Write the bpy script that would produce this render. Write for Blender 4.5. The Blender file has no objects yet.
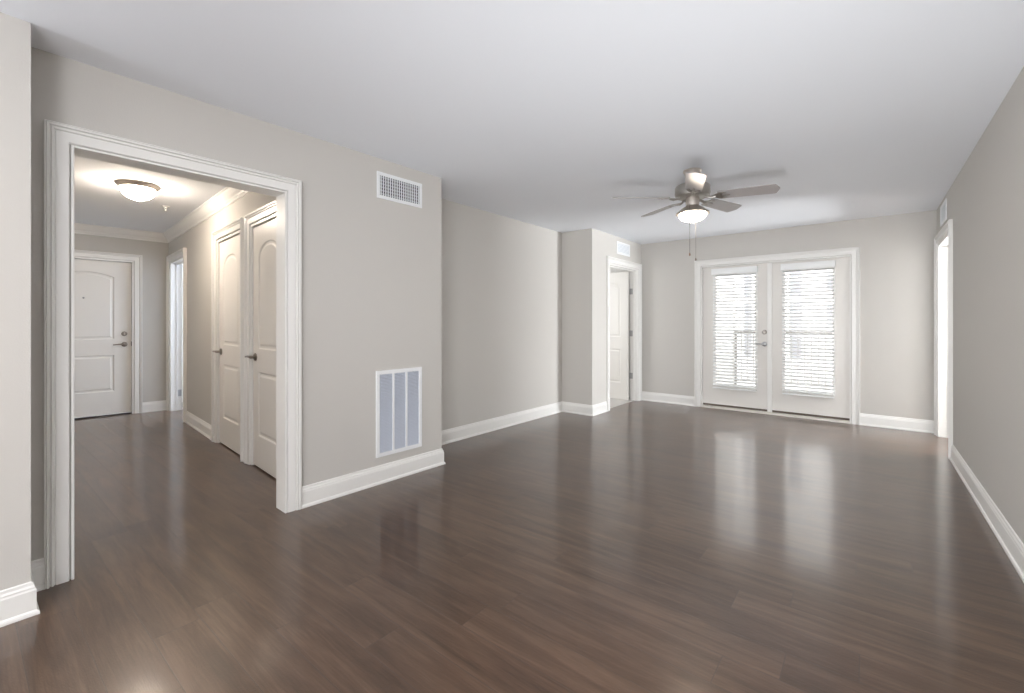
import bpy, bmesh, math, random
from mathutils import Vector, Matrix
random.seed(7)
PI = math.pi
SC = bpy.context.scene
COL = SC.collection

# ------------------------------------------------------------------ camera
F_PX, HORIZON, CAM_H, YAW = 446.0, 323.5, 1.20, math.radians(38.6)
cd = bpy.data.cameras.new('camera')
cam = bpy.data.objects.new('camera', cd)
COL.objects.link(cam)
cam.location = (0, 0, CAM_H)
cam.rotation_euler = (PI / 2, 0, YAW)
cd.sensor_fit = 'HORIZONTAL'
cd.sensor_width = 36.0
cd.lens = F_PX / 1024 * 36.0
cd.shift_y = -(346.5 - HORIZON) / 1024
cd.clip_start = 0.05
SC.camera = cam

# ------------------------------------------------------------------ world and colour
W = bpy.data.worlds.new('world')
SC.world = W
W.use_nodes = True
bg = W.node_tree.nodes['Background']
bg.inputs['Color'].default_value = (0.985, 0.99, 1.0, 1)
bg.inputs['Strength'].default_value = 2.9
SC.view_settings.view_transform = 'Standard'
SC.view_settings.look = 'None'
SC.view_settings.exposure = 0.68
SC.view_settings.gamma = 1.0
SC.view_settings.use_curve_mapping = False
SC.cycles.max_bounces = 10
SC.cycles.diffuse_bounces = 6
SC.cycles.transparent_max_bounces = 24
SC.cycles.sample_clamp_indirect = 6.0


def area(name, loc, direction, sx, sy, power, color, portal=False, spread=None):
    l = bpy.data.lights.new(name, 'AREA')
    l.shape = 'RECTANGLE'
    l.size, l.size_y = sx, sy
    l.energy = power
    l.color = color
    if spread:
        l.spread = spread
    if portal:
        l.cycles.is_portal = True
    o = bpy.data.objects.new(name, l)
    COL.objects.link(o)
    o.location = loc
    o.rotation_euler = Vector(direction).to_track_quat('-Z', 'Y').to_euler()
    return o


# daylight through the french doors (portal guides the sky light), added fill lamps
# out of view, the kitchen lamp behind the camera, and the neighbouring rooms
area('sky_portal_patio', (-1.05, 6.95, 1.1), (0, -1, 0), 1.8, 1.9, 1, (1, 1, 1), portal=True)
area('left_wall_fill', (0.45, -1.15, 1.45), (-0.75, 1, 0.0), 1.4, 1.2, 40, (0.97, 0.975, 1.0), spread=math.radians(150))  # added fill lamp out of view, brightens the walls on the left
area('ceiling_fill', (-0.20, 0.55, 0.30), (-0.06, 1, 0.50), 1.4, 0.9, 19, (0.96, 0.98, 1.0), spread=math.radians(130))  # added fill lamp below the frame, brightens the ceiling ahead
area('side_bedroom_daylight', (3.35, 6.50, 1.05), (-1, -0.10, 0.16), 0.9, 1.3, 195, (0.95, 0.975, 1.0))
area('kitchen_ceiling_lamp', (-1.5, -1.4, 2.40), (0, 0, -1), 0.9, 0.9, 13, (1.0, 0.84, 0.70))
area('right_wall_fill', (-2.55, -2.2, 1.45), (1, 0.75, 0.0), 1.0, 1.2, 36, (0.84, 0.90, 1.0))  # added cool fill for the right wall, no window there
sun = bpy.data.lights.new('sun', 'SUN')
sun.energy = 1.0
sun.angle = math.radians(6)
sun.color = (1.0, 0.97, 0.93)
so = bpy.data.objects.new('sun', sun)
COL.objects.link(so)
so.rotation_euler = Vector((0.30, 0.62, -0.75)).to_track_quat('-Z', 'Y').to_euler()
area('bedroom_daylight', (-4.6, 5.45, 1.5), (0, 1, -0.1), 1.2, 1.2, 22, (0.96, 0.98, 1.0))
area('bath_daylight', (-6.6, 4.1, 1.6), (-0.2, -1, 0), 1.2, 1.2, 60, (0.82, 0.90, 1.0))


# ------------------------------------------------------------------ materials
def srgb(r, g, b):
    f = lambda c: (c / 255 / 12.92) if c / 255 <= 0.04045 else ((c / 255 + 0.055) / 1.055) ** 2.4
    return (f(r), f(g), f(b), 1)


def mat(name, col, rough=0.5, metal=0.0, spec=0.5, bump=0.0, bscale=200, emit=None, estr=0.0, coat=0.0):
    m = bpy.data.materials.new(name)
    m.use_nodes = True
    nt = m.node_tree
    p = nt.nodes['Principled BSDF']
    p.inputs['Base Color'].default_value = col
    p.inputs['Roughness'].default_value = rough
    p.inputs['Metallic'].default_value = metal
    p.inputs['Specular IOR Level'].default_value = spec
    p.inputs['Coat Weight'].default_value = coat
    if bump:
        tc = nt.nodes.new('ShaderNodeTexCoord')
        n = nt.nodes.new('ShaderNodeTexNoise')
        n.inputs['Scale'].default_value = bscale
        n.inputs['Detail'].default_value = 3
        b = nt.nodes.new('ShaderNodeBump')
        b.inputs['Strength'].default_value = bump
        b.inputs['Distance'].default_value = 0.002
        nt.links.new(tc.outputs['Object'], n.inputs['Vector'])
        nt.links.new(n.outputs['Fac'], b.inputs['Height'])
        nt.links.new(b.outputs['Normal'], p.inputs['Normal'])
    if emit:
        p.inputs['Emission Color'].default_value = emit
        p.inputs['Emission Strength'].default_value = estr
    return m


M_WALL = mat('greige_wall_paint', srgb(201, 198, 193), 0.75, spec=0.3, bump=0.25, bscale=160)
M_CEIL = mat('ceiling_paint', srgb(238, 241, 246), 0.9, spec=0.2, bump=0.2, bscale=120)
M_TRIM = mat('white_trim_paint', srgb(235, 234, 231), 0.32, spec=0.5)
M_DOOR = mat('white_door_paint', srgb(229, 226, 221), 0.38, spec=0.5, bump=0.08, bscale=90)
M_VENT = mat('white_enamel_metal', srgb(236, 238, 240), 0.4, spec=0.5)
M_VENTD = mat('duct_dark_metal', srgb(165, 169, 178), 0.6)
M_VENT_SHADE = mat('vent_shade_dark', srgb(78, 80, 88), 0.8)  # shade between vent vanes and louvers, put into the colour
M_NICK = mat('brushed_nickel', srgb(200, 192, 184), 0.42, metal=0.85, bump=0.1, bscale=400)
M_LEVER = mat('dark_satin_nickel', srgb(150, 144, 138), 0.3, metal=1.0)
M_MOTOR = mat('motor_nickel', srgb(170, 166, 160), 0.36, metal=0.9, bump=0.1, bscale=400)
M_VENTL = mat('pale_vent_interior', srgb(196, 203, 210), 0.6)
M_STEEL = mat('satin_steel', srgb(178, 178, 180), 0.3, metal=1.0)
M_BLADE = mat('grey_wood_blade', srgb(166, 162, 162), 0.28, spec=0.6)
M_BLIND = mat('white_faux_wood_slat', srgb(242, 243, 243), 0.45, spec=0.4)
M_CORD = mat('pale_cord', srgb(225, 222, 214), 0.7)
M_SWEEP = mat('dark_door_sweep', srgb(96, 84, 74), 0.6)
M_SILL = mat('white_threshold', srgb(228, 224, 216), 0.4)
M_BOWL = mat('lit_frosted_glass', srgb(250, 245, 238), 0.4, emit=(1.0, 0.86, 0.70, 1), estr=34.0)
M_BOWL2 = mat('lit_alabaster_glass', srgb(250, 245, 238), 0.4, emit=(1.0, 0.86, 0.71, 1), estr=72.0)
M_CHAIN = mat('pull_chain_brass', srgb(112, 104, 96), 0.5, metal=0.6)
M_FOB = mat('wooden_pull_fob', srgb(140, 112, 92), 0.5)
M_PLASTIC = mat('white_plastic', srgb(235, 235, 232), 0.4)
M_RAIL = mat('balcony_rail_paint', srgb(120, 118, 116), 0.5)
M_SIDING = mat('pale_siding', srgb(222, 222, 220), 0.7, bump=0.2, bscale=20)
M_EXTGL = mat('outside_window_glass', srgb(138, 140, 146), 0.4, spec=0.3)
M_DECK = mat('balcony_concrete', srgb(170, 166, 160), 0.85, bump=0.3, bscale=60)
M_GROUND = mat('courtyard_paving', srgb(170, 168, 160), 0.9, bump=0.3, bscale=8)
M_DARK = mat('keyhole_dark', srgb(40, 38, 36), 0.5)


def carpet_mat():
    m = mat('pale_carpet', srgb(198, 194, 190), 0.95, spec=0.1, bump=0.9, bscale=260)
    return m


M_CARPET = carpet_mat()


def glass_mat():
    m = bpy.data.materials.new('clear_pane_glass')
    m.use_nodes = True
    nt = m.node_tree
    nt.nodes.clear()
    out = nt.nodes.new('ShaderNodeOutputMaterial')
    mix = nt.nodes.new('ShaderNodeMixShader')
    tr = nt.nodes.new('ShaderNodeBsdfTransparent')
    gl = nt.nodes.new('ShaderNodeBsdfGlossy')
    gl.inputs['Roughness'].default_value = 0.02
    fr = nt.nodes.new('ShaderNodeFresnel')
    fr.inputs['IOR'].default_value = 1.45
    tr.inputs['Color'].default_value = (0.96, 0.955, 0.95, 1)
    nt.links.new(fr.outputs[0], mix.inputs[0])
    nt.links.new(tr.outputs[0], mix.inputs[1])
    nt.links.new(gl.outputs[0], mix.inputs[2])
    nt.links.new(mix.outputs[0], out.inputs[0])
    return m


M_GLASS = glass_mat()


def wood_mat():
    m = bpy.data.materials.new('dark_vinyl_planks')
    m.use_nodes = True
    nt = m.node_tree
    N, L = nt.nodes, nt.links
    p = N['Principled BSDF']

    def math_(op, a, b=None, c=None):
        n = N.new('ShaderNodeMath')
        n.operation = op
        for i, v in enumerate((a, b, c)):
            if v is None:
                continue
            if isinstance(v, (int, float)):
                n.inputs[i].default_value = v
            else:
                L.new(v, n.inputs[i])
        return n.outputs[0]

    tc = N.new('ShaderNodeTexCoord')
    sep = N.new('ShaderNodeSeparateXYZ')
    L.new(tc.outputs['Object'], sep.inputs[0])
    X, Y = sep.outputs[0], sep.outputs[1]
    yr = math_('DIVIDE', math_('ADD', Y, 10 - 1.465 + 0.158 * 10), 0.158)
    row = math_('FLOOR', yr)
    fy = math_('FRACT', yr)
    wn = N.new('ShaderNodeTexWhiteNoise')
    wn.noise_dimensions = '1D'
    L.new(row, wn.inputs['W'])
    xr = math_('DIVIDE', math_('ADD', math_('ADD', X, 20), math_('MULTIPLY', wn.outputs['Value'], 1.22)), 1.22)
    colm = math_('FLOOR', xr)
    fx = math_('FRACT', xr)
    wn2 = N.new('ShaderNodeTexWhiteNoise')
    wn2.noise_dimensions = '2D'
    cmb = N.new('ShaderNodeCombineXYZ')
    L.new(row, cmb.inputs[0])
    L.new(colm, cmb.inputs[1])
    L.new(cmb.outputs[0], wn2.inputs['Vector'])
    rnd = wn2.outputs['Value']
    # grain: noise stretched along the plank, shifted for every plank
    g = N.new('ShaderNodeCombineXYZ')
    L.new(math_('ADD', math_('MULTIPLY', X, 1.5), math_('MULTIPLY', rnd, 37.0)), g.inputs[0])
    L.new(math_('ADD', math_('MULTIPLY', Y, 16.0), math_('MULTIPLY', rnd, 91.0)), g.inputs[1])
    n1 = N.new('ShaderNodeTexNoise')
    n1.inputs['Scale'].default_value = 1.0
    n1.inputs['Detail'].default_value = 6
    n1.inputs['Roughness'].default_value = 0.62
    n1.inputs['Distortion'].default_value = 0.6
    L.new(g.outputs[0], n1.inputs['Vector'])
    g2 = N.new('ShaderNodeCombineXYZ')
    L.new(math_('ADD', math_('MULTIPLY', X, 9.0), math_('MULTIPLY', rnd, 17.0)), g2.inputs[0])
    L.new(math_('ADD', math_('MULTIPLY', Y, 150.0), math_('MULTIPLY', rnd, 51.0)), g2.inputs[1])
    n2 = N.new('ShaderNodeTexNoise')
    n2.inputs['Scale'].default_value = 1.0
    n2.inputs['Detail'].default_value = 4
    L.new(g2.outputs[0], n2.inputs['Vector'])
    # knots and cloudy patches
    n3 = N.new('ShaderNodeTexNoise')
    n3.inputs['Scale'].default_value = 2.3
    n3.inputs['Detail'].default_value = 3
    L.new(tc.outputs['Object'], n3.inputs['Vector'])
    mixv = math_('ADD', math_('MULTIPLY', n1.outputs['Fac'], 0.62),
                 math_('ADD', math_('MULTIPLY', n2.outputs['Fac'], 0.20),
                       math_('ADD', math_('MULTIPLY', n3.outputs['Fac'], 0.18),
                             math_('MULTIPLY', math_('SUBTRACT', rnd, 0.5), 0.06))))
    cr = N.new('ShaderNodeValToRGB')
    e = cr.color_ramp.elements
    e[0].position, e[0].color = 0.38, srgb(62, 44, 32)
    e[1].position, e[1].color = 0.64, srgb(98, 76, 60)
    k = cr.color_ramp.elements.new(0.50)
    k.color = srgb(79, 59, 45)
    L.new(mixv, cr.inputs[0])
    # thin seams
    ey = math_('MINIMUM', fy, math_('SUBTRACT', 1.0, fy))
    ex = math_('MINIMUM', fx, math_('SUBTRACT', 1.0, fx))
    sy_ = math_('LESS_THAN', ey, 0.012)
    sx_ = math_('LESS_THAN', ex, 0.0017)
    seam = math_('MAXIMUM', sy_, sx_)
    mx = N.new('ShaderNodeMix')
    mx.data_type = 'RGBA'
    L.new(math_('MULTIPLY', seam, 0.55), mx.inputs['Factor'])
    L.new(cr.outputs[0], mx.inputs['A'])
    mx.inputs['B'].default_value = srgb(58, 46, 38)
    L.new(mx.outputs['Result'], p.inputs['Base Color'])
    rr = math_('ADD', 0.26, math_('MULTIPLY', n1.outputs['Fac'], 0.12))
    L.new(rr, p.inputs['Roughness'])
    p.inputs['Specular IOR Level'].default_value = 0.36
    p.inputs['Coat Weight'].default_value = 0.62
    p.inputs['Coat Roughness'].default_value = 0.13
    # embossed grain + seam bevel
    n4 = N.new('ShaderNodeTexNoise')
    n4.inputs['Scale'].default_value = 1.0
    n4.inputs['Detail'].default_value = 2
    g4 = N.new('ShaderNodeCombineXYZ')
    L.new(math_('MULTIPLY', X, 90.0), g4.inputs[0])
    L.new(math_('MULTIPLY', Y, 260.0), g4.inputs[1])
    L.new(g4.outputs[0], n4.inputs['Vector'])
    hgt = math_('SUBTRACT', math_('ADD', math_('MULTIPLY', n4.outputs['Fac'], 0.5), math_('MULTIPLY', n2.outputs['Fac'], 0.35)),
                math_('MULTIPLY', seam, 1.0))
    b = N.new('ShaderNodeBump')
    b.inputs['Strength'].default_value = 0.7
    b.inputs['Distance'].default_value = 0.0016
    L.new(hgt, b.inputs['Height'])
    L.new(b.outputs['Normal'], p.inputs['Normal'])
    return m


M_WOOD = wood_mat()


# ------------------------------------------------------------------ mesh helpers
class MB:
    def __init__(self):
        self.v, self.f = [], []

    def add(self, verts, faces):
        o = len(self.v)
        self.v += [tuple(x) for x in verts]
        self.f += [tuple(i + o for i in f) for f in faces]
        return self

    def box(self, x0, x1, y0, y1, z0, z1):
        return self.add([(x0, y0, z0), (x1, y0, z0), (x1, y1, z0), (x0, y1, z0),
                         (x0, y0, z1), (x1, y0, z1), (x1, y1, z1), (x0, y1, z1)],
                        [(0, 3, 2, 1), (4, 5, 6, 7), (0, 1, 5, 4), (1, 2, 6, 5), (2, 3, 7, 6), (3, 0, 4, 7)])

    def lathe(self, prof, c=(0, 0, 0), axis='z', n=40):
        """prof: list of (radius, height) from one end to the other; closed with caps when radius > 0"""
        vs, fs = [], []
        rows = []
        for r, hh in prof:
            if r <= 1e-6:
                rows.append([len(vs)])
                vs.append(self._ax(0, 0, hh, c, axis))
            else:
                row = []
                for i in range(n):
                    a = 2 * PI * i / n
                    row.append(len(vs))
                    vs.append(self._ax(r * math.cos(a), r * math.sin(a), hh, c, axis))
                rows.append(row)
        for A_, B_ in zip(rows, rows[1:]):
            for i in range(n):
                j = (i + 1) % n
                if len(A_) == 1 and len(B_) == 1:
                    continue
                if len(A_) == 1:
                    fs.append((A_[0], B_[j], B_[i]))
                elif len(B_) == 1:
                    fs.append((A_[i], A_[j], B_[0]))
                else:
                    fs.append((A_[i], A_[j], B_[j], B_[i]))
        if len(rows[0]) > 1:
            fs.append(tuple(rows[0]))
        if len(rows[-1]) > 1:
            fs.append(tuple(rows[-1]))
        return self.add(vs, fs)

    @staticmethod
    def _ax(x, y, h, c, axis):
        if axis == 'z':
            return (c[0] + x, c[1] + y, c[2] + h)
        if axis == 'y':
            return (c[0] + x, c[1] + h, c[2] + y)
        return (c[0] + h, c[1] + x, c[2] + y)

    def tube(self, pts, rad, n=10):
        pts = [Vector(p) for p in pts]
        rads = rad if isinstance(rad, (list, tuple)) else [rad] * len(pts)
        vs, fs = [], []
        up = Vector((0, 0, 1))
        for i, p in enumerate(pts):
            t = (pts[min(i + 1, len(pts) - 1)] - pts[max(i - 1, 0)]).normalized()
            u = t.cross(up)
            if u.length < 1e-3:
                u = t.cross(Vector((1, 0, 0)))
            u.normalize()
            w = t.cross(u)
            for k in range(n):
                a = 2 * PI * k / n
                vs.append(p + (u * math.cos(a) + w * math.sin(a)) * rads[i])
        for i in range(len(pts) - 1):
            for k in range(n):
                j = (k + 1) % n
                fs.append((i * n + k, i * n + j, (i + 1) * n + j, (i + 1) * n + k))
        fs.append(tuple(range(n)))
        fs.append(tuple((len(pts) - 1) * n + k for k in range(n)))
        return self.add(vs, fs)

    def prism(self, outline, z0, z1):
        n = len(outline)
        vs = [(x, y, z0) for x, y in outline] + [(x, y, z1) for x, y in outline]
        fs = [tuple(range(n)), tuple(range(n, 2 * n))] + [(i, (i + 1) % n, n + (i + 1) % n, n + i) for i in range(n)]
        return self.add(vs, fs)

    def build(self, name, m, parent=None, smooth=False, bevel=0.0, xf=None):
        me = bpy.data.meshes.new(name)
        vs = [xf @ Vector(v) for v in self.v] if xf else self.v
        me.from_pydata([tuple(v) for v in vs], [], self.f)
        bm = bmesh.new()
        bm.from_mesh(me)
        bmesh.ops.recalc_face_normals(bm, faces=bm.faces)
        bm.to_mesh(me)
        bm.free()
        me.materials.append(m)
        if smooth:
            me.polygons.foreach_set('use_smooth', [True] * len(me.polygons))
            me.set_sharp_from_angle(angle=math.radians(38))
        o = bpy.data.objects.new(name, me)
        COL.objects.link(o)
        if parent:
            o.parent = parent
        if bevel:
            b = o.modifiers.new('bevel', 'BEVEL')
            b.width = bevel
            b.segments = 2
            b.limit_method = 'ANGLE'
            b.angle_limit = math.radians(35)
        return o


def tag(o, label=None, cat=None, group=None, kind=None):
    if label: o['label'] = label
    if cat: o['category'] = cat
    if group: o['group'] = group
    if kind: o['kind'] = kind
    return o


def empty(name, loc=(0, 0, 0), rz=0.0, label=None, cat=None, group=None, kind=None):
    o = bpy.data.objects.new(name, None)
    o.empty_display_size = 0.1
    COL.objects.link(o)
    o.location = loc
    o.rotation_euler = (0, 0, rz)
    return tag(o, label, cat, group, kind)


class Frame:
    """a wall line p -> q with the room on its right; local x runs along it, +y goes into the wall"""
    def __init__(self, p, q):
        self.p = Vector((p[0], p[1], 0))
        d = Vector((q[0] - p[0], q[1] - p[1], 0))
        self.L = d.length
        self.a = math.atan2(d.y, d.x)
        self.m = Matrix.Translation(self.p) @ Matrix.Rotation(self.a, 4, 'Z')

    def pt(self, s, y=0.0, z=0.0):
        return self.m @ Vector((s, y, z))

    def xy(self, s, y=0.0):
        v = self.pt(s, y)
        return (v.x, v.y)


def sweep(path, prof, to3, flip=1, ends=True):
    """sweeps an open profile (offset, height) along a 2D path with mitred corners; offset goes to the right of the path"""
    P2 = [Vector(p) for p in path]
    n = len(P2)
    mb = MB()
    rows = []
    for i in range(n):
        ns = []
        if i > 0:
            d = (P2[i] - P2[i - 1]).normalized()
            ns.append(Vector((d.y, -d.x)))
        if i < n - 1:
            d = (P2[i + 1] - P2[i]).normalized()
            ns.append(Vector((d.y, -d.x)))
        if len(ns) == 2:
            mm = (ns[0] + ns[1])
            mm = mm / (1 + ns[0].dot(ns[1]))
        else:
            mm = ns[0]
        rows.append([to3(P2[i] + mm * (o * flip), h) for o, h in prof])
    k = len(prof)
    vs = [v for r in rows for v in r]
    fs = []
    for i in range(n - 1):
        for j in range(k):
            jj = (j + 1) % k
            fs.append((i * k + j, i * k + jj, (i + 1) * k + jj, (i + 1) * k + j))
    if ends:
        fs.append(tuple(range(k)))
        fs.append(tuple((n - 1) * k + j for j in range(k)))
    return mb.add(vs, fs)


H = 2.44
# ------------------------------------------------------------------ plan
N1 = (-2.70, 0.20)
LW = Frame((-2.93, 0.20), (-2.845, 2.60))          # wall with the cased opening and the two vents
DW = Frame((-3.315, 2.60), (-3.27, 5.19))          # recessed stretch behind it
EW = Frame((-3.27, 5.19), (-2.805, 5.185))         # short return
FW = Frame((-2.805, 5.185), (-2.785, 6.745))       # wall with the bedroom door
BW = Frame((-2.785, 6.745), (0.585, 6.70))         # back wall
RW = Frame((0.585, 6.70), (0.59, -3.2))            # right wall
HE = Frame((-7.785, 0.15), (-7.61, 1.87))          # hall end wall
HR = Frame((-7.61, 1.87), (-3.03, 1.49))           # hall right wall
HE0 = (Vector((-7.74, 0.60, 0)) - HE.p).length     # offset of the measuring origin on the hall end wall
TH = 0.12


def wall(name, fr, openings, label, th=TH, s0=0.0, s1=None, h=H, m=None):
    """openings: (sa, sb, z0, z1) sorted along the wall"""
    s1 = fr.L if s1 is None else s1
    mb = MB()
    s = s0
    for sa, sb, za, zb in openings:
        mb.box(s, sa, 0, th, 0, h)
        if za > 0:
            mb.box(sa, sb, 0, th, 0, za)
        mb.box(sa, sb, 0, th, zb, h)
        s = sb
    mb.box(s, s1, 0, th, 0, h)
    return tag(mb.build(name, m or M_WALL, xf=fr.m), label, 'wall', kind='structure')


# floor and ceiling ------------------------------------------------
tag(MB().box(-8.2, 0.72, -3.5, 6.80, -0.12, 0).box(0.72, 3.6, 4.4, 7.05, -0.12, 0).build('floor', M_WOOD), 'dark brown wood plank floor running through room and hall', 'floor', kind='structure')
tag(MB().box(-8.4, 3.7, -5.6, 7.1, H, H + 0.12).build('ceiling', M_CEIL), 'smooth pale ceiling over living room and hallway', 'ceiling', kind='structure')  # slab extended past the rear wall to keep sun out of its opening
tag(MB().box(-6.2, -2.845, 5.32, 6.80, 0.0, 0.010).build('floor_bedroom', M_CARPET), 'pale carpet beyond the white door left of the patio doors', 'carpet', kind='structure')

OPEN = (0.145, 1.119, 0, 2.035)   # cased opening to the hall
wall('wall_left', LW, [OPEN], 'greige wall around the hallway opening with two white vents')
wall('wall_left_recess', DW, [], 'greige wall set back beyond the return air grille', s0=0.10)
tag(MB().box(-3.44, -2.90, 2.478, 2.598, 0, H).build('wall_left_end', M_WALL), 'greige end return where the hall wall steps back', 'wall', kind='structure')
wall('wall_left_return', EW, [], 'short greige wall facing the camera before the bedroom door', s0=-0.10)
FDOOR = (0.475, 1.44, 0, 2.035)
wall('wall_left_far', FW, [FDOOR], 'greige wall stretch holding the open white bedroom door')
PATIO = (0.905, 2.625, 0, 2.02)
wall('wall_back', BW, [PATIO], 'greige back wall around the white french doors', th=0.16, s0=-0.15, s1=BW.L + 0.15)
RDOOR = (0.17, 1.11, 0, 2.035)
wall('wall_right', RW, [RDOOR], 'long greige wall on the right with a white baseboard')
# the near wall corner, built as one thick pier
tag(MB().prism([(-2.70, 0.20), (-2.95, 0.20), (-2.95, -3.2), (-2.70, -3.2)], 0, H).build('wall_near_left', M_WALL), 'beige wall corner closest to the camera beside the cased opening', 'wall', kind='structure')
EDOOR = (HE0 - 0.015, HE0 + 0.905, 0, 2.03)
wall('wall_hall_end', HE, [EDOOR], 'grey hall end wall around the closed entry door', s1=HE.L + 0.1)
H_OPEN = (0.14, 1.03, 0, 2.035)
D1 = (2.495, 3.285, 0, 2.035)
D2 = (3.525, 4.305, 0, 2.035)
wall('wall_hall_right', HR, [H_OPEN, D1, D2], 'lit hall wall with two white closet doors')
tag(MB().box(-7.95, -3.03, 0.02, 0.14, 0, H).build('wall_hall_left', M_WALL), 'hall wall hidden behind the cased opening', 'wall', kind='structure')
# wall behind the camera with a kitchen window opening
mbw = MB().box(-2.95, -2.2, -3.32, -3.2, 0, H).box(0.4, 0.75, -3.32, -3.2, 0, H).box(-2.2, 0.4, -3.32, -3.2, 0, 0.7).box(-2.2, 0.4, -3.32, -3.2, 2.2, H)
tag(mbw.build('wall_rear', M_WALL), 'wall behind the camera with a wide window', 'wall', kind='structure')
# bedroom and bath shells
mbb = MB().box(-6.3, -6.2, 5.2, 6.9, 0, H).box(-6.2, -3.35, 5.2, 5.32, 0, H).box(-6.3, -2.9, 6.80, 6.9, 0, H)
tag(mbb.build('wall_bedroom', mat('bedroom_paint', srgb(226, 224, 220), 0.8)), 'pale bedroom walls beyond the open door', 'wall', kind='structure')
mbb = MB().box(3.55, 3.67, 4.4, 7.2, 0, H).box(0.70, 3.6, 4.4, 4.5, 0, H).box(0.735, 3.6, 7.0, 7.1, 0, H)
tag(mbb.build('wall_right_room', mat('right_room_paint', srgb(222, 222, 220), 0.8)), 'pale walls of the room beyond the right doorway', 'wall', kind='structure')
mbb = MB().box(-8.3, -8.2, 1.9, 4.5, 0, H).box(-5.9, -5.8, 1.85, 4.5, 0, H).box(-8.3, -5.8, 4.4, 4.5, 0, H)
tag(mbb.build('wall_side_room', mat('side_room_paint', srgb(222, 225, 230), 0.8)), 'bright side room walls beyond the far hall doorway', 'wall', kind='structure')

# ------------------------------------------------------------------ trim
BASE = [(0, 0), (0.024, 0), (0.024, 0.008), (0.021, 0.016), (0.015, 0.021), (0.015, 0.100), (0.012, 0.107), (0.012, 0.113),
        (0.007, 0.121), (0.006, 0.132), (0.0, 0.136)]
plan3 = lambda p, h: Vector((p.x, p.y, h))


def baseboard(name, path, label):
    return tag(sweep(path, BASE, plan3).build(name, M_TRIM), label, 'baseboard', kind='structure')


CW = 0.088   # casing width
baseboard('baseboard_near_left', [(-2.70, -3.2), (-2.70, 0.20), (-2.93, 0.20), LW.xy(OPEN[0] - CW)], 'white baseboard wrapping the near beige wall corner')
baseboard('baseboard_left', [LW.xy(OPEN[1] + CW), LW.xy(LW.L), (-3.315, 2.60), DW.xy(DW.L), EW.xy(EW.L), FW.xy(FDOOR[0] - CW)],
          'white baseboard stepping round the left walls up to the bedroom door')
baseboard('baseboard_back_left', [FW.xy(FDOOR[1] + CW), FW.xy(FW.L), BW.xy(PATIO[0] - CW)], 'white baseboard left of the french doors')
baseboard('baseboard_back_right', [BW.xy(PATIO[1] + CW), BW.xy(BW.L), RW.xy(RDOOR[0] - CW)], 'white baseboard right of the french doors')
baseboard('baseboard_right', [RW.xy(RDOOR[1] + CW), RW.xy(RW.L)], 'long white baseboard along the right wall')
baseboard('baseboard_hall_end', [HE.xy(EDOOR[1] + CW), HE.xy(HE.L), HR.xy(H_OPEN[0] - CW)], 'short white baseboard beside the entry door')
baseboard('baseboard_hall_middle', [HR.xy(H_OPEN[1] + CW), HR.xy(D1[0] - CW)], 'white hall baseboard left of the first closet door')
baseboard('baseboard_hall_closets', [HR.xy(D1[1] + CW), HR.xy(D2[0] - CW)], 'stub of white baseboard between the two closet doors')

CROWN = [(0, H), (0.072, H), (0.072, H - 0.012), (0.062, H - 0.018), (0.058, H - 0.032), (0.040, H - 0.062), (0.022, H - 0.080),
         (0.018, H - 0.094), (0.012, H - 0.098), (0.012, H - 0.118), (0.0, H - 0.122)]
rhx = LW.xy(1.4, TH)
lhx = LW.xy(-0.05, TH)
hall_path = [(-7.79, 0.14), HE.xy(HE.L), HR.xy(HR.L - 0.02), (LW.xy(1.25, TH)[0], 1.49), (LW.xy(0.0, TH)[0], 0.145), (-7.79, 0.14)]
tag(sweep(hall_path[:3], CROWN, plan3).build('trim_crown_hall', M_TRIM), 'white crown moulding round the hallway ceiling', 'crown moulding', kind='structure')

CAS = [(0.006, 0.0), (0.006, 0.012), (0.010, 0.016), (0.050, 0.017), (0.052, 0.011), (0.055, 0.011), (0.058, 0.022), (0.065, 0.023),
       (0.067, 0.014), (0.070, 0.014), (0.073, 0.028), (0.080, 0.029), (0.082, 0.020), (0.084, 0.020), (0.085, 0.026), (CW, 0.026), (CW, 0.0)]


def casing(name, fr, op, parent=None, side=1, z0=0.0, label=None, y0=0.0, scale=1.0):
    """U shaped casing around an opening; side=1 on the room face, -1 on the far face of the wall"""
    sa, sb, _, zt = op
    to3 = lambda p, h: Vector((p.x, (y0 - h * scale) if side == 1 else (y0 + h * scale), p.y))
    path = [(sa, z0), (sa, zt), (sb, zt), (sb, z0)]
    mb = sweep(path, CAS, to3, flip=-1)
    if parent:
        return mb.build(name, M_TRIM, parent)
    return mb.build(name, M_TRIM, xf=fr.m)


def jamb_mb(op, th=TH, d0=-0.004, t=0.018, stop=None):
    sa, sb, _, zt = op
    mb = MB()
    mb.box(sa - 0.001, sa + t, d0, th + 0.004, 0, zt)
    mb.box(sb - t, sb + 0.001, d0, th + 0.004, 0, zt)
    mb.box(sa + t, sb - t, d0, th + 0.004, zt - t, zt + 0.001)
    if stop is not None:
        s0, s1 = stop
        mb.box(sa + t, sa + t + 0.011, s0, s1, 0, zt - t)
        mb.box(sb - t - 0.011, sb - t, s0, s1, 0, zt - t)
        mb.box(sa + t, sb - t, s0, s1, zt - t - 0.011, zt - t)
    return mb


# cased opening to the hall: casing on both faces plus jamb lining
o = empty('trim_hall_opening', LW.pt(0), LW.a, 'wide white cased opening leading into the hallway', 'door casing', kind='structure')
casing('casing', None, OPEN, parent=o)
casing('rear_casing', None, OPEN, parent=o, side=-1, y0=TH)
jamb_mb(OPEN, d0=-0.016, t=0.010).build('jamb', M_TRIM, o, bevel=0.002)


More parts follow.
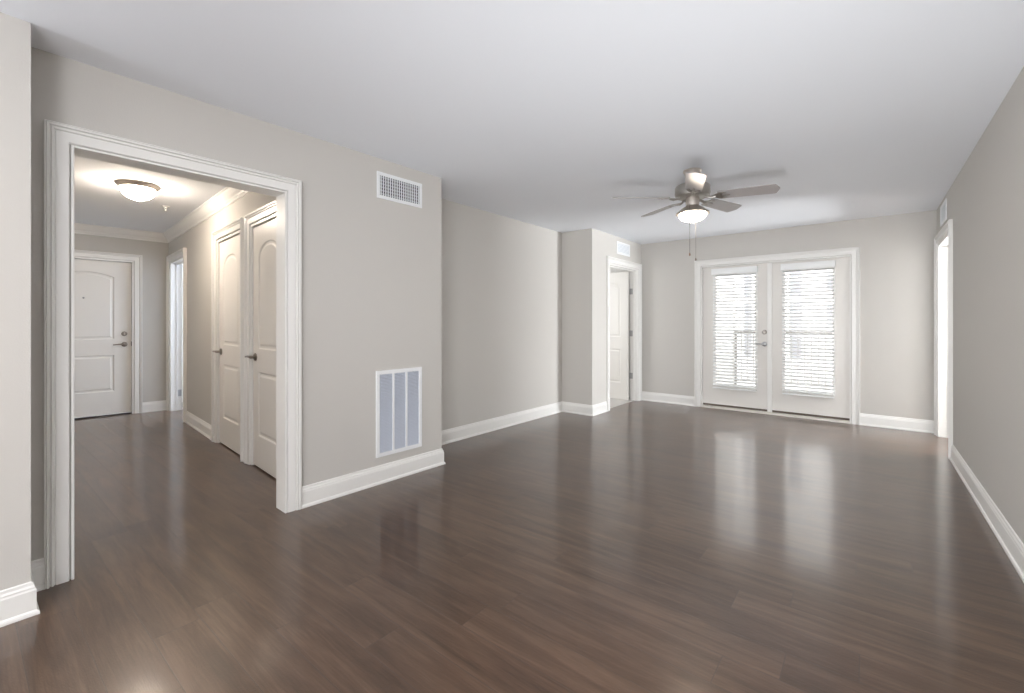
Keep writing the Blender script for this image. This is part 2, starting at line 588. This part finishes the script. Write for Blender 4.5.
# ------------------------------------------------------------------ door leaves
def panel_loops(x0, x1, z0, z1, rise, n=14):
    """closed outline of a panel, arched on top when rise > 0, for four inset steps"""
    out = []
    for ins in (0.0, 0.010, 0.026, 0.040):
        a, b, c = x0 + ins, x1 - ins, z0 + ins
        pts = [(a, c), (b, c)]
        if rise > 0:
            w = (b - a) / 2
            mid = (a + b) / 2
            for i in range(n + 1):
                t = PI * i / n
                xx = mid + w * math.cos(t)
                zz = (z1 - rise - ins * 0.9) + rise * math.sin(t) ** 0.9 if rise > 0.08 else (z1 - ins - rise) + rise * (1 - ((xx - mid) / w) ** 2)
                pts.append((xx, zz))
        else:
            pts += [(b, z1 - ins), (a, z1 - ins)]
        out.append(pts)
    return out


def leaf(parent, w, h, t, panels, name='door_leaf', z0=0.012, m=None, both=False):
    """moulded two-panel slab: local x 0..w, front face at y=0, back at y=t"""
    bm = bmesh.new()

    def face_side(y, sgn):
        edges = []

        def loop(pts, yy):
            vs = [bm.verts.new((x, yy, z)) for x, z in pts]
            return vs
        outer = loop([(0, z0), (w, z0), (w, h), (0, h)], y)
        for i in range(4):
            edges.append(bm.edges.new((outer[i], outer[(i + 1) % 4])))
        for (x0, x1, za, zb, rise) in panels:
            loops = panel_loops(x0, x1, za, zb, rise)
            dep = (0.0, 0.008, 0.008, 0.0015)
            rings = [loop(pts, y + sgn * d) for pts, d in zip(loops, dep)]
            k = len(rings[0])
            for i in range(k):
                edges.append(bm.edges.new((rings[0][i], rings[0][(i + 1) % k])))
            for A_, B_ in zip(rings, rings[1:]):
                for i in range(k):
                    bm.faces.new((A_[i], A_[(i + 1) % k], B_[(i + 1) % k], B_[i]))
            bm.faces.new(rings[-1])
        bmesh.ops.triangle_fill(bm, use_beauty=True, use_dissolve=False, edges=edges)
        return outer
    a = face_side(0.0, 1)
    if both:
        b = face_side(t, -1)
    else:
        b = [bm.verts.new((x, t, z)) for x, z in [(0, z0), (w, z0), (w, h), (0, h)]]
        bm.faces.new(b)
    for i in range(4):
        bm.faces.new((a[i], a[(i + 1) % 4], b[(i + 1) % 4], b[i]))
    bmesh.ops.recalc_face_normals(bm, faces=bm.faces)
    me = bpy.data.meshes.new(name)
    bm.to_mesh(me)
    bm.free()
    me.materials.append(m or M_DOOR)
    ob = bpy.data.objects.new(name, me)
    COL.objects.link(ob)
    ob.parent = parent
    return ob


def lever(parent, x, z, direction=-1, y=0.0, name='door_handle', m=None):
    mb = MB()
    mb.lathe([(0.0, 0.0), (0.032, 0.0), (0.032, -0.006), (0.026, -0.012), (0.012, -0.014), (0.011, -0.045), (0.0, -0.045)], c=(x, y, z), axis='y', n=28)
    mb.tube([(x, y - 0.042, z), (x + direction * 0.02, y - 0.046, z + 0.002), (x + direction * 0.06, y - 0.047, z + 0.003),
             (x + direction * 0.115, y - 0.044, z - 0.002)], [0.011, 0.010, 0.008, 0.007], n=12)
    return mb.build(name, m or M_LEVER, parent, smooth=True)


def deadbolt(parent, x, z, y=0.0):
    mb = MB().lathe([(0.0, 0.0), (0.030, 0.0), (0.030, -0.008), (0.024, -0.014), (0.0, -0.014)], c=(x, y, z), axis='y', n=28)
    d = mb.build('deadbolt', M_LEVER, parent, smooth=True)
    MB().box(x - 0.006, x + 0.006, y - 0.030, y - 0.013, z - 0.018, z + 0.018).build('thumb_turn', M_NICK, d, bevel=0.003)
    return d


def hinge(parent, x, y, z, m=None):
    mb = MB().lathe([(0.0065, -0.046), (0.0065, 0.046)], c=(x, y - 0.005, z), n=12)
    mb.lathe([(0.0, 0.050), (0.005, 0.048), (0.005, 0.046)], c=(x, y - 0.005, z), n=12)
    mb.box(x - 0.022, x + 0.022, y - 0.003, y + 0.001, z - 0.045, z + 0.045)
    return mb.build('hinge', m or M_STEEL, parent)


def closet_door(name, op, label, hinges=True, cas_scale=1.0):
    o = empty(name, HR.pt(0), HR.a, label, 'door', kind='structure')
    casing('casing', None, op, parent=o, scale=cas_scale)
    jamb_mb(op, stop=(0.055, 0.070)).build('jamb', M_TRIM, o)
    lf_w = op[1] - op[0] - 0.042
    e = empty('door_leaf', (op[0] + 0.021, 0.012, 0))
    e.parent = o
    # the slab itself is the part, its hardware its sub-parts
    COL.objects.unlink(e)
    bpy.data.objects.remove(e)
    lf = leaf(o, lf_w, 2.005, 0.035, [(0.13, lf_w - 0.13, 0.99, 1.86, 0.13), (0.13, lf_w - 0.13, 0.27, 0.80, 0)])
    lf.location = (op[0] + 0.021, 0.010, 0)
    lever(lf, 0.065, 0.92, -1 if hinges else -1)
    if hinges:
        for z in (0.26, 1.04, 1.80):
            hinge(lf, lf_w + 0.0, 0.0, z)
    return o


closet_door('door_1', D1, 'white arched two-panel closet door nearer the entry, nickel lever and hinges', cas_scale=1.25)
closet_door('door_2', D2, 'white arched two-panel hall door partly hidden by the opening casing', hinges=False)

# entry door
o = empty('door_3', HE.pt(0), HE.a, 'closed white entry door with peephole and deadbolt at hall end', 'door', kind='structure')
casing('casing', None, EDOOR, parent=o)
jamb_mb(EDOOR, stop=(0.090, 0.105)).build('jamb', M_TRIM, o)
ew = EDOOR[1] - EDOOR[0] - 0.042
lf = leaf(o, ew, 2.008, 0.044, [(0.17, ew - 0.17, 0.995, 1.865, 0.06), (0.17, ew - 0.17, 0.315, 0.79, 0)], z0=0.022)
lf.location = (EDOOR[0] + 0.021, 0.045, 0)
lever(lf, ew - 0.07, 0.925, -1)
deadbolt(lf, ew - 0.07, 1.065)
MB().lathe([(0.0, -0.006), (0.004, -0.006), (0.009, -0.004), (0.011, 0.0)], c=(ew / 2 - 0.02, 0, 1.525), axis='y', n=20).build('peephole', M_STEEL, lf, smooth=True)
MB().box(EDOOR[0] + 0.018, EDOOR[1] - 0.018, 0.03, 0.10, 0.0, 0.014).build('threshold', M_DARK, o)
MB().box(EDOOR[1] - 0.024, EDOOR[1] - 0.016, 0.03, 0.046, 0.90, 0.96).build('strike_plate', M_DARK, o)

# far hall doorway with its leaf swung into the side room
o = empty('door_4', HR.pt(0), HR.a, 'narrow bright doorway at the far end of the hall', 'door', kind='structure')
casing('casing', None, H_OPEN, parent=o, scale=1.25)
jamb_mb(H_OPEN, stop=(0.060, 0.075)).build('jamb', M_TRIM, o)
lw_ = H_OPEN[1] - H_OPEN[0] - 0.042
lf = leaf(o, lw_, 2.005, 0.035, [(0.13, lw_ - 0.13, 0.99, 1.86, 0.13), (0.13, lw_ - 0.13, 0.27, 0.80, 0)])
lf.location = (H_OPEN[0] + 0.052, 0.125, 0)
lf.rotation_euler = (0, 0, math.radians(84))
for z in (0.24,):
    MB().box(H_OPEN[0] + 0.016, H_OPEN[0] + 0.021, 0.078, 0.118, z - 0.045, z + 0.045).build('hinge', M_STEEL, o)
lever(lf, lw_ - 0.065, 0.92, -1)

# bedroom door left of the patio doors
o = empty('door_5', FW.pt(0), FW.a, 'white bedroom door standing open into a carpeted room', 'door', kind='structure')
casing('casing', None, FDOOR, parent=o)
jamb_mb(FDOOR, stop=(0.055, 0.070)).build('jamb', M_TRIM, o)
bw_ = 0.76
lf = leaf(o, bw_, 2.005, 0.035, [(0.12, bw_ - 0.12, 0.99, 1.86, 0.10), (0.12, bw_ - 0.12, 0.27, 0.80, 0)], both=True)
lf.location = (FDOOR[1] - 0.058, 0.130, 0)
lf.rotation_euler = (0, 0, math.radians(90 - 3))
for z in (0.385, 1.045, 1.70):
    mb = MB().box(FDOOR[1] - 0.024, FDOOR[1] - 0.017, 0.080, 0.122, z - 0.045, z + 0.045)
    mb.lathe([(0.007, -0.046), (0.007, 0.046)], c=(FDOOR[1] - 0.024, 0.126, z), n=12)
    mb.build('hinge', M_STEEL, o)
lever(lf, bw_ - 0.065, 0.92, -1)

# doorway in the right wall
o = empty('door_6', RW.pt(0), RW.a, 'white cased doorway seen edge-on at the far end of the right wall', 'door', kind='structure')
casing('casing', None, RDOOR, parent=o)
jamb_mb(RDOOR, stop=(0.070, 0.085)).build('jamb', M_TRIM, o)
rw_ = RDOOR[1] - RDOOR[0] - 0.042
lf = leaf(o, rw_, 2.005, 0.035, [(0.13, rw_ - 0.13, 0.99, 1.86, 0.13), (0.13, rw_ - 0.13, 0.27, 0.80, 0)])
lf.location = (RDOOR[1] - 0.018, 0.128, 0)
lf.rotation_euler = (0, 0, math.radians(84))
lever(lf, rw_ - 0.065, 0.92, -1)

# ------------------------------------------------------------------ french doors
LFY = 0.030    # leaf face set back from the wall plane
o = empty('trim_patio_frame', BW.pt(0), BW.a, 'white frame, centre post and sill around the french doors', 'door frame', kind='structure')
casing('casing', None, PATIO, parent=o)
mb = MB()
mb.box(PATIO[0] - 0.001, PATIO[0] + 0.012, -0.006, 0.16, 0, PATIO[3])
mb.box(PATIO[1] - 0.012, PATIO[1] + 0.001, -0.006, 0.16, 0, PATIO[3])
mb.box(PATIO[0] + 0.012, PATIO[1] - 0.012, -0.006, 0.16, PATIO[3] - 0.012, PATIO[3] + 0.001)
mb.build('jamb', M_TRIM, o)
MB().box(PATIO[0] + 0.012, PATIO[1] - 0.012, -0.02, 0.16, 0.0, 0.026).build('sill', M_SILL, o, bevel=0.003)
MID = 1.768
MB().box(MID - 0.028, MID + 0.028, LFY - 0.022, LFY - 0.001, 0.028, PATIO[3] - 0.014).build('centre_post', M_TRIM, o, bevel=0.004)


def french_leaf(name, s0, s1, label, hardware):
    o = empty(name, BW.pt(s0, LFY), BW.a, label, 'door', kind='structure')
    w = s1 - s0
    c = w / 2
    g, z0, z1, top = 0.250, 0.345, 1.875, PATIO[3] - 0.016
    t = 0.044
    mb = MB()
    mb.box(0, c - g, 0, t, 0.056, top).box(c + g, w, 0, t, 0.056, top)
    mb.box(c - g, c + g, 0, t, 0.056, z0).box(c - g, c + g, 0, t, z1, top)
    mb.build('door_leaf', M_DOOR, o)
    # raised glazing bead
    to3 = lambda p, h: Vector((p.x, -h, p.y))
    prof = [(0.0, 0.0), (0.0, 0.004), (0.006, 0.011), (0.020, 0.012), (0.030, 0.006), (0.032, 0.0)]
    rect = [(c - g, z0), (c - g, z1), (c + g, z1), (c + g, z0)]
    mbs = MB()
    for a, b in ((c - g - 0.032, c - g), (c + g, c + g + 0.032)):
        mbs.box(a, b, -0.012, 0.0, z0 - 0.032, z1 + 0.032)
    mbs.box(c - g, c + g, -0.012, 0.0, z0 - 0.032, z0).box(c - g, c + g, -0.012, 0.0, z1, z1 + 0.032)
    mbs.build('glazing_bead', M_TRIM, o, bevel=0.004)
    MB().box(c - g, c + g, 0.020, 0.024, z0, z1).build('glass_pane', M_GLASS, o)
    MB().box(0.0, w, 0.004, t - 0.004, 0.030, 0.056).build('door_sweep', M_SWEEP, o)
    if hardware:
        lever(o, w - 0.062, 0.925, -1, m=M_STEEL)
        deadbolt(o, w - 0.062, 1.085)
    return o, c


fl, c1 = french_leaf('door_7', PATIO[0] + 0.014, MID - 0.001, 'left french patio door with nickel lever and white blind', True)
fr_, c2 = french_leaf('door_8', MID + 0.001, PATIO[1] - 0.014, 'right french patio door without a handle', False)


def blind(s_mid, label):
    o = empty('window_blind', BW.pt(s_mid, LFY - 0.012), BW.a, label, 'blind', group='white slatted blinds on the french doors')
    hw = 0.283
    MB().box(-hw, hw, -0.058, -0.002, 1.905, 1.955).build('headrail', M_BLIND, o)
    mbv = MB().box(-hw - 0.006, hw + 0.006, -0.066, -0.058, 1.888, 1.968).box(-hw - 0.006, -hw, -0.066, -0.004, 1.888, 1.968).box(hw, hw + 0.006, -0.066, -0.004, 1.888, 1.968)
    mbv.build('valance', M_BLIND, o, bevel=0.002)
    mb = MB()
    n = 35
    tilt = math.radians(25)
    for i in range(n):
        z = 1.868 - i * (1.868 - 0.345) / (n - 1)
        vs = []
        k = 4
        for x in (-0.273, 0.273):
            for side in (0, 1):
                for j in range(k + 1):
                    u = (j / k - 0.5) * 0.050
                    crown = 0.0022 * (1 - (u / 0.025) ** 2)
                    yy = u * math.cos(tilt)
                    zz = u * math.sin(tilt) + crown + (0.0026 if side else 0)
                    vs.append((x, -0.032 + yy, z + zz))
        fs = []
        m1 = k + 1
        for j in range(k):
            fs += [(j, j + 1, 2 * m1 + j + 1, 2 * m1 + j), (m1 + j, m1 + j + 1, 3 * m1 + j + 1, 3 * m1 + j)]
        fs += [(0, m1, 3 * m1, 2 * m1), (k, m1 + k, 3 * m1 + k, 2 * m1 + k)]
        fs += [tuple(range(0, m1)) + tuple(range(2 * m1 - 1, m1 - 1, -1)), tuple(range(2 * m1, 3 * m1)) + tuple(range(4 * m1 - 1, 3 * m1 - 1, -1))]
        mb.add(vs, fs)
    mb.build('slats', M_BLIND, o)
    MB().box(-0.275, 0.275, -0.058, -0.008, 0.288, 0.306).build('bottom_rail', M_BLIND, o, bevel=0.004)
    for x in (-0.19, 0.0, 0.19):
        mc = MB().tube([(x, -0.0595, 1.90), (x, -0.0595, 0.30)], 0.0012, 5).tube([(x, -0.0045, 1.90), (x, -0.0045, 0.30)], 0.0012, 5)
        mc.build('ladder_cord', M_CORD, o)
    MB().tube([(-0.215, -0.066, 1.89), (-0.217, -0.070, 1.30)], 0.004, 8).build('tilt_wand', M_PLASTIC, o)
    return o


blind(PATIO[0] + 0.014 + c1, 'white horizontal blind on the left french door, beside the lever')
blind(MID + 0.001 + c2, 'white horizontal blind on the right french door')


# ------------------------------------------------------------------ vents
def register(fr, s0, s1, z0, z1, label, nv, nh):
    w, h = s1 - s0, z1 - z0
    o = empty('air_vent', fr.pt(s0, 0, z0), fr.a, label, 'vent')
    b = 0.026
    mb = MB().box(0, w, -0.009, 0.0, 0, b).box(0, w, -0.009, 0.0, h - b, h).box(0, b, -0.009, 0.0, b, h - b).box(w - b, w, -0.009, 0.0, b, h - b)
    mb.build('frame', M_VENT, o, bevel=0.003)
    MB().box(b, w - b, -0.0015, -0.0005, b, h - b).build('duct_backing', M_VENT_SHADE if nv else M_VENTL, o)
    mb = MB()
    for i in range(nh):
        z = b + (i + 0.5) * (h - 2 * b) / nh
        mb.box(b, w - b, -0.0055 if nv else -0.004, -0.0015, z - 0.0045, z + 0.0045)
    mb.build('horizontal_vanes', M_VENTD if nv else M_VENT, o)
    if nv:
        mb = MB()
        for i in range(nv):
            x = b + (i + 0.5) * (w - 2 * b) / nv
            mb.box(x - 0.0035, x + 0.0035, -0.006, -0.0035, b, h - b)
        mb.build('vertical_vanes', M_VENT, o)
    return o


register(LW, 1.772, 2.190, 2.140, 2.340, 'white supply vent high on the wall by the hallway opening', 18, 6)
register(FW, 0.705, 1.130, 2.195, 2.375, 'small white vent above the bedroom door', 0, 7)
register(RW, 0.40, 0.82, 2.19, 2.39, 'white vent above the doorway on the right wall', 0, 7)

# return air grille
S0, S1, Z0, Z1 = 1.764, 2.186, 0.198, 0.846
o = empty('return_air_grille', LW.pt(S0, 0, Z0), LW.a, 'tall white three-column return air grille above the baseboard', 'vent')
w, h, b = S1 - S0, Z1 - Z0, 0.030
mb = MB().box(0, w, -0.012, 0, 0, b).box(0, w, -0.012, 0, h - b, h).box(0, b, -0.012, 0, b, h - b).box(w - b, w, -0.012, 0, b, h - b)
mb.build('frame', M_VENT, o, bevel=0.003)
for k in (1, 2):
    x = b + (w - 2 * b) * k / 3
    MB().box(x - 0.009, x + 0.009, -0.011, 0, b, h - b).build('mullion', M_VENT, o, bevel=0.002)
MB().box(b, w - b, -0.0015, -0.0005, b, h - b).build('duct_backing', M_VENT_SHADE, o)  # thin sheet on the wall, darkened as the shade behind the louvers
mb = MB()
nl = 54
for i in range(nl):
    z = b + (i + 0.5) * (h - 2 * b) / nl
    mb.add([(b, -0.0095, z - 0.0045), (w - b, -0.0095, z - 0.0045), (w - b, -0.0015, z + 0.0025), (b, -0.0015, z + 0.0025),
            (b, -0.0095, z - 0.0033), (w - b, -0.0095, z - 0.0033), (w - b, -0.0015, z + 0.0036), (b, -0.0015, z + 0.0036)],
           [(0, 1, 2, 3), (4, 7, 6, 5), (0, 4, 5, 1), (2, 6, 7, 3), (0, 3, 7, 4), (1, 5, 6, 2)])
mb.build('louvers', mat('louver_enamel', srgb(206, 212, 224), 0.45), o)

# ------------------------------------------------------------------ ceiling fan
FX, FY = -1.112, 3.738
fan = empty('ceiling_fan', (FX, FY, H), 0, 'brushed nickel ceiling fan with five grey blades and a lit bowl light', 'ceiling fan')
z = lambda zz: zz - H
MB().lathe([(0.0, 0.0), (0.070, 0.0), (0.072, -0.010), (0.062, -0.024), (0.050, -0.050), (0.030, -0.058), (0.0, -0.058)]).build('canopy', M_NICK, fan, smooth=True)
MB().lathe([(0.014, -0.05), (0.014, -0.095), (0.030, -0.098), (0.034, -0.112), (0.034, -0.118)], n=24).build('downrod', M_NICK, fan, smooth=True)
MB().lathe([(0.0, -0.108), (0.045, -0.108), (0.085, -0.114), (0.125, -0.126), (0.134, -0.138), (0.136, -0.190), (0.130, -0.206), (0.128, -0.212),
            (0.105, -0.222), (0.0, -0.222)], n=56).build('motor_housing', M_MOTOR, fan, smooth=True)
sw = MB().lathe([(0.0, -0.222), (0.050, -0.222), (0.052, -0.230), (0.050, -0.286), (0.058, -0.294), (0.0, -0.294)]).build('switch_housing', M_NICK, fan, smooth=True)
lk = MB().lathe([(0.045, -0.290), (0.060, -0.294), (0.080, -0.306), (0.106, -0.328), (0.126, -0.342), (0.129, -0.352), (0.112, -0.358), (0.0, -0.354)], n=56).build('light_fitter', M_NICK, fan, smooth=True)
bowl = [(0.106, -0.354)]
for i in range(1, 13):
    t = PI / 2 * i / 12
    bowl.append((0.106 * math.cos(t), -0.356 - 0.060 * math.sin(t)))
bowl[-1] = (0.0, bowl[-1][1])
MB().lathe(bowl, n=48).build('glass_bowl', M_BOWL, fan, smooth=True)


def chain(x, y, z0, z1, fob_m, name='pull_chain', rad=0.0018):
    mb = MB().tube([(x, y, z0), (x, y, z1 + 0.01)], rad, 6)
    ch = mb.build(name, M_CHAIN, fan)
    MB().lathe([(0.0, 0.012), (0.004, 0.008), (0.0065, -0.004), (0.006, -0.012), (0.0, -0.016)], c=(x, y, z1), n=14).build('chain_fob', fob_m, ch, smooth=True)
    return ch


# towards the camera the light fitter is 0.14 wide, so both chains hang just in front of it
ca, sa_ = math.cos(YAW), math.sin(YAW)
right, fwd = Vector((ca, sa_)), Vector((-sa_, ca))
p1 = right * -0.070 - fwd * 0.120
p2 = right * 0.075 + fwd * 0.117
chain(p1.x, p1.y, -0.300, z(1.745), M_FOB)
chain(p2.x, p2.y, -0.300, z(1.740), M_CHAIN, rad=0.0013)

for k in range(5):
    ang = math.radians(74.6 + 72 * k + (-2, 0, 0, -2, 2)[k])
    R_ = Matrix.Rotation(ang, 4, 'Z') @ Matrix.Rotation(math.radians(2.2 if k == 4 else 0.0), 4, 'Y')
    BL = 0.955 if k == 4 else 1.0
    pitch = Matrix.Rotation(math.radians(-13), 4, 'X')
    zb = -0.222
    out = []
    for x, y in [(0.200, 0.054), (0.214, 0.060), (0.610, 0.070), (0.622, 0.064), (0.648, 0.006), (0.648, -0.006), (0.622, -0.064), (0.610, -0.070), (0.214, -0.060), (0.200, -0.054)]:
        out.append((x * (BL if x > 0.3 else 1), y))
    xf = R_ @ Matrix.Translation((0, 0, zb)) @ pitch
    bl = MB().prism(out, -0.003, 0.004).build('blade', M_BLADE, fan, bevel=0.0015, xf=xf)
    # blade iron: arm with a forked, scrolled plate
    mb = MB()
    mb.prism([(0.095, 0.014), (0.150, 0.009), (0.175, 0.020), (0.205, 0.046), (0.240, 0.050), (0.262, 0.036), (0.236, 0.026), (0.215, 0.010),
              (0.275, 0.008), (0.285, 0.0), (0.275, -0.008), (0.215, -0.010), (0.236, -0.026), (0.262, -0.036), (0.240, -0.050), (0.205, -0.046),
              (0.175, -0.020), (0.150, -0.009), (0.095, -0.014)], -0.008, -0.0035)
    for (x, y) in ((0.235, 0.036), (0.235, -0.036), (0.268, 0.0)):
        mb.lathe([(0.0, -0.011), (0.006, -0.010), (0.006, -0.008)], c=(x, y, 0), n=10)
    mb.tube([(0.10, 0.0, 0.006), (0.125, 0.0, -0.010), (0.155, 0.0, -0.016), (0.185, 0, -0.008)], 0.008, 8)
    mb.build('blade_iron', M_MOTOR, bl, xf=xf)

# ------------------------------------------------------------------ hall flush lamp and sprinkler
lamp = empty('ceiling_lamp', (-5.10, 1.03, H), 0, 'flush dome ceiling lamp glowing in the hallway', 'ceiling lamp')
MB().lathe([(0.0, 0.0), (0.156, 0.0), (0.158, -0.006), (0.150, -0.016), (0.140, -0.034), (0.128, -0.040), (0.0, -0.040)], n=56).build('pan', M_NICK, lamp, smooth=True)
bowl = [(0.124, -0.038)]
for i in range(1, 13):
    t = PI / 2 * i / 12
    bowl.append((0.124 * math.cos(t), -0.040 - 0.096 * math.sin(t)))
bowl[-1] = (0.0, bowl[-1][1])
MB().lathe(bowl, n=56).build('glass_dome', M_BOWL2, lamp, smooth=True)
MB().lathe([(0.0, -0.138), (0.010, -0.140), (0.012, -0.147), (0.006, -0.156), (0.0, -0.160)], n=16).build('finial', M_NICK, lamp, smooth=True)

sp = empty('fire_sprinkler', (-5.80, 1.40, H), 0, 'small white fire sprinkler head on the hall ceiling', 'sprinkler')
MB().lathe([(0.0, 0.0), (0.036, 0.0), (0.034, -0.006), (0.014, -0.010), (0.012, -0.024), (0.0, -0.024)], n=24).build('escutcheon', M_PLASTIC, sp, smooth=True)
mb = MB().tube([(-0.010, 0, -0.020), (-0.013, 0, -0.035), (-0.003, 0, -0.050)], 0.003, 6).tube([(0.010, 0, -0.020), (0.013, 0, -0.035), (0.003, 0, -0.050)], 0.003, 6)
mb.build('yoke', M_PLASTIC, sp)
MB().lathe([(0.0, -0.048), (0.018, -0.050), (0.018, -0.053), (0.0, -0.053)], n=18).build('deflector', M_PLASTIC, sp)

# ------------------------------------------------------------------ outside
tag(MB().box(-2.10, 2.4, 6.92, 9.62, -0.20, -0.05).build('floor_balcony', M_DECK), 'concrete balcony floor outside the french doors', 'balcony floor', kind='structure')
tag(MB().box(-2.16, -2.04, 6.90, 9.55, -0.2, 3.0).build('wall_balcony_side', M_SIDING), 'pale side wall of the balcony', 'wall', kind='structure')
tag(MB().box(-40, 30, 9.7, 60, -3.3, -3.1).build('ground', M_GROUND), 'pale paved courtyard below the balcony', 'ground', kind='structure')
ra = empty('balcony_railing', (-2.03, 9.50, -0.05), 0, 'metal balcony railing with upright balusters outside the french doors', 'railing')
MB().box(0, 4.3, -0.022, 0.022, 1.06, 1.10).build('top_rail', M_RAIL, ra, bevel=0.004)
MB().box(0, 4.3, -0.016, 0.016, 0.14, 0.17).build('bottom_rail', M_RAIL, ra)
for x in (0.02, 2.1, 4.28):
    MB().box(x - 0.02, x + 0.02, -0.02, 0.02, 0.0, 1.06).build('post', M_RAIL, ra)
bal = MB().box(-0.008, 0.008, -0.008, 0.008, 0.17, 1.06).build('baluster', M_RAIL, ra)
bal.location.x = 0.12
for i in range(1, 40):
    c = bal.copy()
    COL.objects.link(c)
    c.parent = ra
    c.location.x = 0.12 + i * 0.1025

# neighbouring apartment block across the courtyard
nb = empty('apartment_building', (-2.0, 14.5, -3.1), 0, 'pale apartment block facing the balcony, seen through the blinds', 'building')
mb = MB().box(-12, 9, 0, 6, 0, 11)
mb.build('wall', M_SIDING, nb)
for xx, ww, zs in ((0.30, 0.285, ((5.05, 6.60), (3.30, 4.90))), (1.14, 0.17, ((5.20, 5.60), (4.25, 4.80))), (-0.84, 0.20, ((5.05, 6.60), (3.30, 4.90))),
                   (-3.3, 0.5, ((5.05, 6.60), (3.30, 4.90))), (3.0, 0.5, ((5.05, 6.60), (3.30, 4.90)))):
    for z0_, z1_ in zs:
        f = MB().box(xx - 0.05, xx + ww + 0.05, -0.04, 0.0, z0_ - 0.05, z1_ + 0.05).build('window', M_TRIM, nb)
        MB().box(xx, xx + ww, -0.05, -0.04, z0_, z1_).build('pane', M_EXTGL, f)
MB().box(-12, 9, -0.08, 0, 2.75, 2.95).build('belt_course', M_TRIM, nb)
